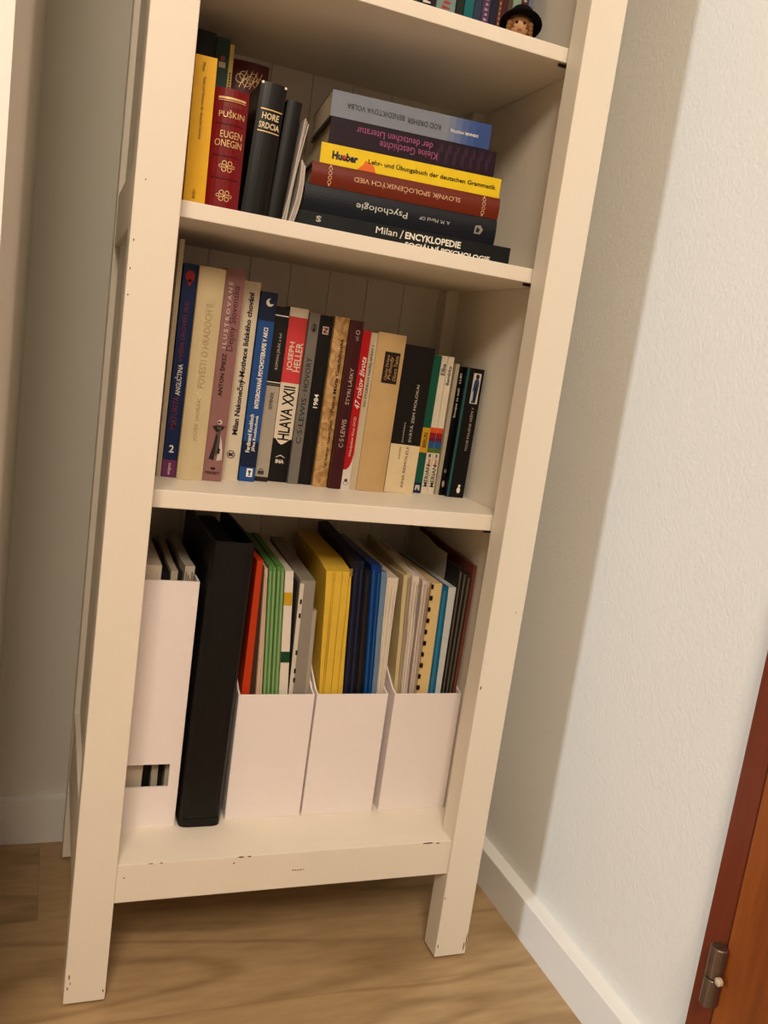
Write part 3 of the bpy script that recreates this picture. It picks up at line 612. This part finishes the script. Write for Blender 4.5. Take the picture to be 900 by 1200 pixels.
# ------------------------------------------------------------------ magazine files and binder
FW, FH, FD, FL = 0.0975, 0.31, 0.222, 0.1670
T = 0.0022
def magfile(x, y, label, rev=False):
    t = thing('magazine_file', label, 'magazine file', (x, y, ZR1), (0, 0, 0), 'white cardboard magazine files on the bottom shelf')
    side = [(0, 0), (FD, 0), (FD, FH), (.190, FH), (.120, .2530), (.069, .2110), (.036, .1840), (.012, .1695), (0, FL)]
    if rev: side = [(FD - a, c) for a, c in side]
    for x0 in (0, FW - T):
        bm = bmesh.new(); prism(bm, side, 0, x0, x0 + T); fin(bm, 'side_wall', M_CARD, t)
    if rev:      # tall face to the front with a finger slot
        hx0, hx1, hz0, hz1 = .020, FW - .0125, .0515, .0810
        bm = bmesh.new()
        for a0, a1, c0, c1 in ((T * .5, FW - T * .5, 0, hz0), (T * .5, FW - T * .5, hz1, FH), (T * .5, hx0, hz0, hz1), (hx1, FW - T * .5, hz0, hz1)): abox(bm, a0, a1, -.0004, T, c0, c1)
        fin(bm, 'tall_face', M_CARD, t)
        box('low_face', M_CARD, t, T * .5, FW - T * .5, FD - T, FD + .0003, 0, FL)
    else:
        box('low_face', M_CARD, t, T * .4, FW - T * .4, -.0004, T, 0, FL, .0006)
        box('tall_face', M_CARD, t, T * .4, FW - T * .4, FD - T, FD + .0003, 0, FH)
    box('base', M_CARD, t, T * .5, FW - T * .5, T * .5, FD - T * .5, .0004, T)
    return t
magfile(0.0196, 0.0827, 'white magazine file turned tall side forward with a finger slot', True)
magfile(0.1802, 0.0873, 'white magazine file beside the black binder, holding green folders')
magfile(0.2808, 0.0873, 'white magazine file holding thick yellow and navy folders')
magfile(0.3880, 0.0873, 'white magazine file by the right post, holding comb bound papers')

bd = thing('ring_binder', 'tall black ring binder leaning between two white magazine files', 'binder', (0.1210, 0.0735, ZR1), (0, math.atan2(.0045, .36), 0))
BK = mat('black_binder_cover', srgb(13, 12, 12), 0.42, 0.06, 40, 0.06, 500)
bw, bh, bdp = 0.0515, 0.362, 0.225
bm = bmesh.new()
sec = [(0.0, .010), (.0010, .005), (.004, .0015), (.010, 0)] + [(bw - .010, 0), (bw - .004, .0015), (bw - .0010, .005), (bw, .010), (bw, bdp), (bw - .003, bdp), (bw - .003, .006), (bw - .006, .003), (.006, .003), (.003, .006), (.003, bdp), (0, bdp)]
lo = [bm.verts.new((a, b_, .001)) for a, b_ in sec]; hi = [bm.verts.new((a, b_, bh)) for a, b_ in sec]
N = len(sec)
for i in range(N): bm.faces.new((lo[i], hi[i], hi[(i + 1) % N], lo[(i + 1) % N]))
for L in (lo, hi):
    outer = [L[15]] + L[0:9]; inner = [L[14], L[13], L[13], L[12], L[12], L[11], L[11], L[10], L[10], L[9]]
    for k in range(9):
        f = [outer[k], outer[k + 1], inner[k + 1], inner[k]]
        u = []
        for q in f:
            if q not in u: u.append(q)
        if len(u) >= 3: bm.faces.new(u)
fin(bm, 'cover', BK, bd)
box('spine_hem', BK, bd, .004, bw - .004, -.0006, .001, bh - .012, bh - .004)
box('spine_hem', BK, bd, .004, bw - .004, -.0006, .001, .004, .012)
box('page_block', C(48, 44, 42, .8), bd, .005, bw - .012, .02, bdp - .006, .006, bh - .014)
for z in (.10, .25):
    bm = bmesh.new(); bmesh.ops.create_cone(bm, cap_ends=True, segments=12, radius1=.002, radius2=.002, depth=.03)
    bmesh.ops.rotate(bm, verts=bm.verts, matrix=Matrix.Rotation(math.pi / 2, 3, 'Y')); bmesh.ops.translate(bm, verts=bm.verts, vec=(bw * .5, .012, z)); fin(bm, 'ring', M_BRONZE, bd)

# papers and folders inside the files
GF = {1: 'papers in the slotted magazine file', 2: 'folders in the file beside the binder', 3: 'folders in the file with the yellow folder', 4: 'papers in the file by the right post'}
def doc(name, label, f, xb0, xb1, xt0, xt1, ztop, m, y=0.100, d=0.195, wave=0.0, backup=0.0, cat=None, sheets=0, sheetm=None, rowsn=9, notch=0.0):
    """a folder / sheaf: vertical up to the lip of the file, leaning above; x given at the lip (z=.33) and at the top"""
    t = thing(name, label, cat or name.replace('_', ' '), ((xb0 + xb1) / 2, y, ZR1 + T + .0002), group=GF[f])
    z0 = 0.0; zl = .33 - (ZR1 + T); zt = ztop - (ZR1 + T); ox = (xb0 + xb1) / 2
    ncol = 5; jit = [[random.uniform(-1, 1) for _ in range(9)] for _ in range(9)]
    def surf(side):
        P = []
        for r in range(rowsn):
            fz = r / (rowsn - 1); z = fz * zt
            k = max(0, (z - zl) / (zt - zl)) if zt > zl else 0
            row = []
            for c in range(ncol):
                fy = c / (ncol - 1); yy = fy * d
                xb, xt = (xb0, xt0) if side == 0 else (xb1, xt1)
                x = xb + (xt - xb) * k * (1 - 0.65 * fy) - ox
                x += wave * math.sin(fz * 5.0 + fy * 3.1) * fz
                zz = z + (backup * fy if r == rowsn - 1 else 0)
                if r == rowsn - 1 and c == 0: zz -= notch
                if wave:
                    x += 0.7 * wave * jit[r][c]; yy += 0.0012 * jit[c][r % 5] * fz
                    if r == rowsn - 1: zz += 0.0022 * jit[c][2] - (0.004 * fy * abs(jit[2][c]))
                row.append((x, yy, zz))
            P.append(row)
        return P
    bm = bmesh.new(); A, B = surf(0), surf(1)
    VA = [[bm.verts.new(p) for p in r] for r in A]; VB = [[bm.verts.new(p) for p in r] for r in B]
    for r in range(rowsn - 1):
        for c in range(ncol - 1):
            bm.faces.new((VA[r][c], VA[r][c + 1], VA[r + 1][c + 1], VA[r + 1][c])); bm.faces.new((VB[r][c], VB[r + 1][c], VB[r + 1][c + 1], VB[r][c + 1]))
        for c in (0, ncol - 1): bm.faces.new((VA[r][c], VA[r + 1][c], VB[r + 1][c], VB[r][c]))
    for r in (0, rowsn - 1):
        for c in range(ncol - 1): bm.faces.new((VA[r][c], VB[r][c], VB[r][c + 1], VA[r][c + 1]))
    fin(bm, 'body', m, t)
    t_ = (lambda z, f_: ((xb0 + (xt0 - xb0) * max(0, (z - zl) / (zt - zl))) * (1 - f_) + (xb1 + (xt1 - xb1) * max(0, (z - zl) / (zt - zl))) * f_) - ox)
    for i in range(sheets):      # edges of single sheets, proud of the front
        f0 = (i + .25) / sheets; f1 = f0 + .38 / sheets
        bm = bmesh.new()
        q = [[(t_(z, f_), -.0012, z) for z in (zl - .03, zl, zt - .006 - .004 * (i % 3))] for f_ in (f0, f1)]
        pts = [(p[0], p[2]) for p in q[0]] + [(p[0], p[2]) for p in q[1][::-1]]
        prism(bm, pts, 1, -.0014 - .0006 * (i % 2), .004); fin(bm, 'sheet_edge', sheetm or m, t)
    return t, t_, zl, zt
def patch(t, t_, z0, z1, f0, f1, m, name, y=-.0008):
    bm = bmesh.new(); prism(bm, [(t_(z0, f0), z0), (t_(z0, f1), z0), (t_(z1, f1), z1), (t_(z1, f0), z1)], 1, y, .001); fin(bm, name, m, t)
PW_ = C(214, 202, 184, .65); PG = C(176, 166, 150, .65); PC_ = C(206, 190, 150, .65)
# file 1
doc('green_folder', 'dark green folder poking above the slotted magazine file', 1, .0225, .0500, .0225, .0500, .487, C(30, 62, 36, .5), .100, .185, cat='folder')
doc('paper_sheaf', 'white sheaf of papers poking above the slotted magazine file', 1, .0512, .0750, .0512, .0750, .491, PW_, .098, .19, .0006, sheets=4, cat='papers')
doc('black_folder', 'black folder poking above the slotted magazine file', 1, .0762, .0850, .0762, .0850, .482, C(30, 28, 28, .5), .106, .18, cat='folder')
doc('paper_sheaf', 'grey sheaf next to the black folder in the slotted file', 1, .0858, .0935, .0858, .0935, .488, PG, .099, .18, .0006, sheets=2, cat='papers')
doc('dark_folder', 'dark grey folder next to the grey sheaf in the slotted file', 1, .0942, .1010, .0942, .1010, .482, C(44, 40, 38, .5), .110, .17, cat='folder')
doc('plastic_sleeve', 'crumpled clear sleeve at the wall of the slotted file', 1, .1016, .1140, .1016, .1130, .493, C(186, 178, 162, .25), .097, .19, .0014, sheets=5, sheetm=C(120, 112, 100, .3), cat='sleeve')
# file 2
doc('orange_folder', 'orange red folder at the left edge of its file', 2, .1856, .1952, .1858, .1930, .505, C(196, 66, 22, .45), .097, .19, cat='folder')
doc('paper_sheaf', 'thin dark edged sheaf beside the orange folder', 2, .1962, .2030, .1938, .1958, .498, C(74, 52, 34, .6), .101, .19, cat='papers')
doc('paper_sheaf', 'pale pinkish white sheaf beside the green folders', 2, .2040, .2115, .1964, .2002, .495, C(216, 190, 168, .65), .098, .19, sheets=2, cat='papers')
for i in range(4):
    a0, a1 = .2124 + i * .0052, .2124 + i * .0052 + .0046; b0, b1 = .2010 + i * .0052, .2010 + i * .0052 + .0044
    doc('green_folder', 'light green card folder, one of four pressed together', 2, a0, a1, b0, b1, .4985 - .0012 * (i % 2), C(96 + 14 * (i % 2), 144 + 10 * (i % 2), 84, .5), .097 + .001 * (i % 2), .19, cat='folder', sheets=1, sheetm=C(150, 176, 128, .5))
t, t_, zl, zt = doc('label_binder', 'thin white binder with yellow and green spine labels', 2, .2338, .2450, .2226, .2330, .493, C(226, 218, 204, .4), .098, .19, cat='binder')
patch(t, t_, zt - .043, zt - .027, 0, .95, C(206, 166, 40), 'yellow_label'); patch(t, t_, zl + .045, zl + .059, 0, 1, C(26, 78, 48), 'green_label')
doc('dark_folder', 'dark folder just behind the white labelled binder', 2, .2455, .2490, .2335, .2420, .478, C(26, 24, 26), .108, .18, cat='folder')
t, t_, zl, zt = doc('punched_sleeve', 'grey document sleeve with punched holes in its white margin', 2, .2494, .2680, .2432, .2630, .482, C(150, 142, 132, .4), .099, .19, cat='sleeve', backup=.012)
patch(t, t_, .02, zt - .004, 0, .26, C(214, 206, 192, .5), 'margin')
for k in (.18, .30, .62, .78, .86): patch(t, t_, zl + (zt - zl) * (1 - k) - .003, zl + (zt - zl) * (1 - k) + .003, .08, .20, M_BLACK, 'punched_hole', -.0013)
doc('paper_sheaf', 'pale loose sheets standing against the file wall', 2, .2686, .2742, .2650, .2720, .440, PG, .104, .18, .0004, cat='papers')
# file 3
t, t_, zl, zt = doc('yellow_folder', 'thick bright yellow card folder with a torn corner', 3, .2868, .3185, .2756, .3090, .4985, C(224, 190, 74, .5), .099, .19, .0004, backup=.012, notch=.001)
for f0 in (.26, .33, .62, .90): patch(t, t_, .05, zt - .004, f0, f0 + .012, C(208, 170, 60), 'crease', -.0016)
patch(t, t_, zt - .008, zt + .0015, .93, 1.02, C(150, 128, 70), 'torn_corner', -.001)
doc('navy_folder', 'dark navy card folder beside the thick yellow one', 3, .3190, .3345, .3105, .3240, .510, C(22, 28, 54, .5), .099, .19, cat='folder', sheets=2, sheetm=C(38, 44, 74, .5), backup=.012)
doc('grey_flap', 'grey paper sheaf tucked behind the navy folder', 3, .3345, .3352, .3248, .3268, .507, PG, .130, .16, .0006, cat='papers')
doc('black_folder', 'black folder between the navy and the bright blue ones', 3, .3356, .3485, .3272, .3352, .499, C(20, 20, 24, .5), .102, .185, cat='folder', sheets=1, sheetm=C(44, 44, 50, .5))
doc('blue_folder', 'glossy bright blue plastic folder', 3, .3490, .3600, .3358, .3500, .505, C(14, 58, 122, .3), .102, .185, cat='folder', sheets=2, sheetm=C(30, 96, 150, .3))
doc('plastic_sleeve', 'translucent pale blue sleeve beside the white sheaf', 3, .3604, .3660, .3506, .3580, .496, C(120, 144, 168, .25), .100, .185, .0006, cat='sleeve')
doc('paper_sheaf', 'thick white sheaf with wavy edges beside the blue sleeve', 3, .3664, .3755, .3590, .3745, .489, C(220, 210, 194, .45), .098, .19, .0010, sheets=3, cat='papers', backup=.014)
# file 4
sx = lambda x: .3905 + (x - .391) * (.0925 / .1035)
doc('paper_sheaf', 'yellowish cream sheaf at the left of the comb bound file', 4, sx(.3915), sx(.3970), sx(.3814), sx(.3870), .493, PC_, .099, .19, .0006, cat='papers')
for i, (a0, a1, b0, b1, zt_, yy, col, lab) in enumerate((
        (.3974, .4018, .3874, .3935, .4965, .103, (196, 182, 152), 'beige translucent sleeve of papers beside the cream sheaf'),
        (.4022, .4110, .3940, .4045, .4935, .096, (224, 212, 200), 'thick bright white sheaf standing proud among the white papers'),
        (.4116, .4158, .4052, .4110, .4890, .105, (170, 156, 142), 'greyish sheaf set back between two whiter sheaves'),
        (.4164, .4226, .4118, .4190, .4900, .098, (214, 200, 188), 'white sheaf next to the greyish set back one'),
        (.4231, .4264, .4197, .4250, .4860, .100, (196, 180, 166), 'narrow pale sheaf touching the comb bound report'))):
    doc('paper_sheaf', lab, 4, sx(a0), sx(a1), sx(b0), sx(b1), zt_, C(*col, .5), yy, .185, .0008, sheets=1 + (i == 1), sheetm=C(*[c - 26 for c in col], .5), cat='papers', backup=.012)
t, t_, zl, zt = doc('comb_bound_report', 'cream comb bound report with black comb teeth', 4, sx(.4270), sx(.4460), sx(.4260), sx(.4425), .486, C(222, 196, 142, .55), .097, .19, cat='report')
for k in range(19):
    z = .03 + k * (zt - .034) / 18; patch(t, t_, z - .0027, z + .0027, -.04, .12 + .05 * (k % 2), M_BLACK, 'comb_tooth', -.0025)
doc('blue_folder', 'teal blue plastic folder next to the comb bound report', 4, sx(.4464), sx(.4590), sx(.4430), sx(.4545), .482, C(30, 104, 140, .3), .099, .185, cat='folder', sheets=1, sheetm=C(60, 130, 160, .3))
doc('white_folder', 'white folder between the teal folder and dark ones', 4, sx(.4596), sx(.4680), sx(.4552), sx(.4670), .481, C(206, 208, 206, .45), .099, .185, cat='folder')
doc('plastic_sleeve', 'crumpled clear sleeve rising behind the white folder in its file', 4, sx(.4684), sx(.4698), sx(.4674), sx(.4679), .516, C(186, 178, 164, .3), .140, .145, .0006, cat='sleeve', backup=.016)
for i in range(3):
    doc('dark_folder', 'dark grey folder with a pale curved edge, beside the brown one', 4, sx(.4702 + i * .0060), sx(.4702 + i * .0060 + .0055), sx(.4680 + i * .0075), sx(.4680 + i * .0075 + .0066), .509 - .004 * i, C(36 + 10 * i, 34 + 7 * i, 32 + 4 * i, .5), .100, .185, .0010, sheets=1, sheetm=C(104, 96, 84, .5), cat='folder')
doc('brown_folder', 'reddish brown card folder against the right file wall', 4, sx(.4890), sx(.4940), sx(.4912), sx(.4960), .512, C(122, 70, 54, .6), .099, .19, cat='folder', backup=.012)

flush_texts()
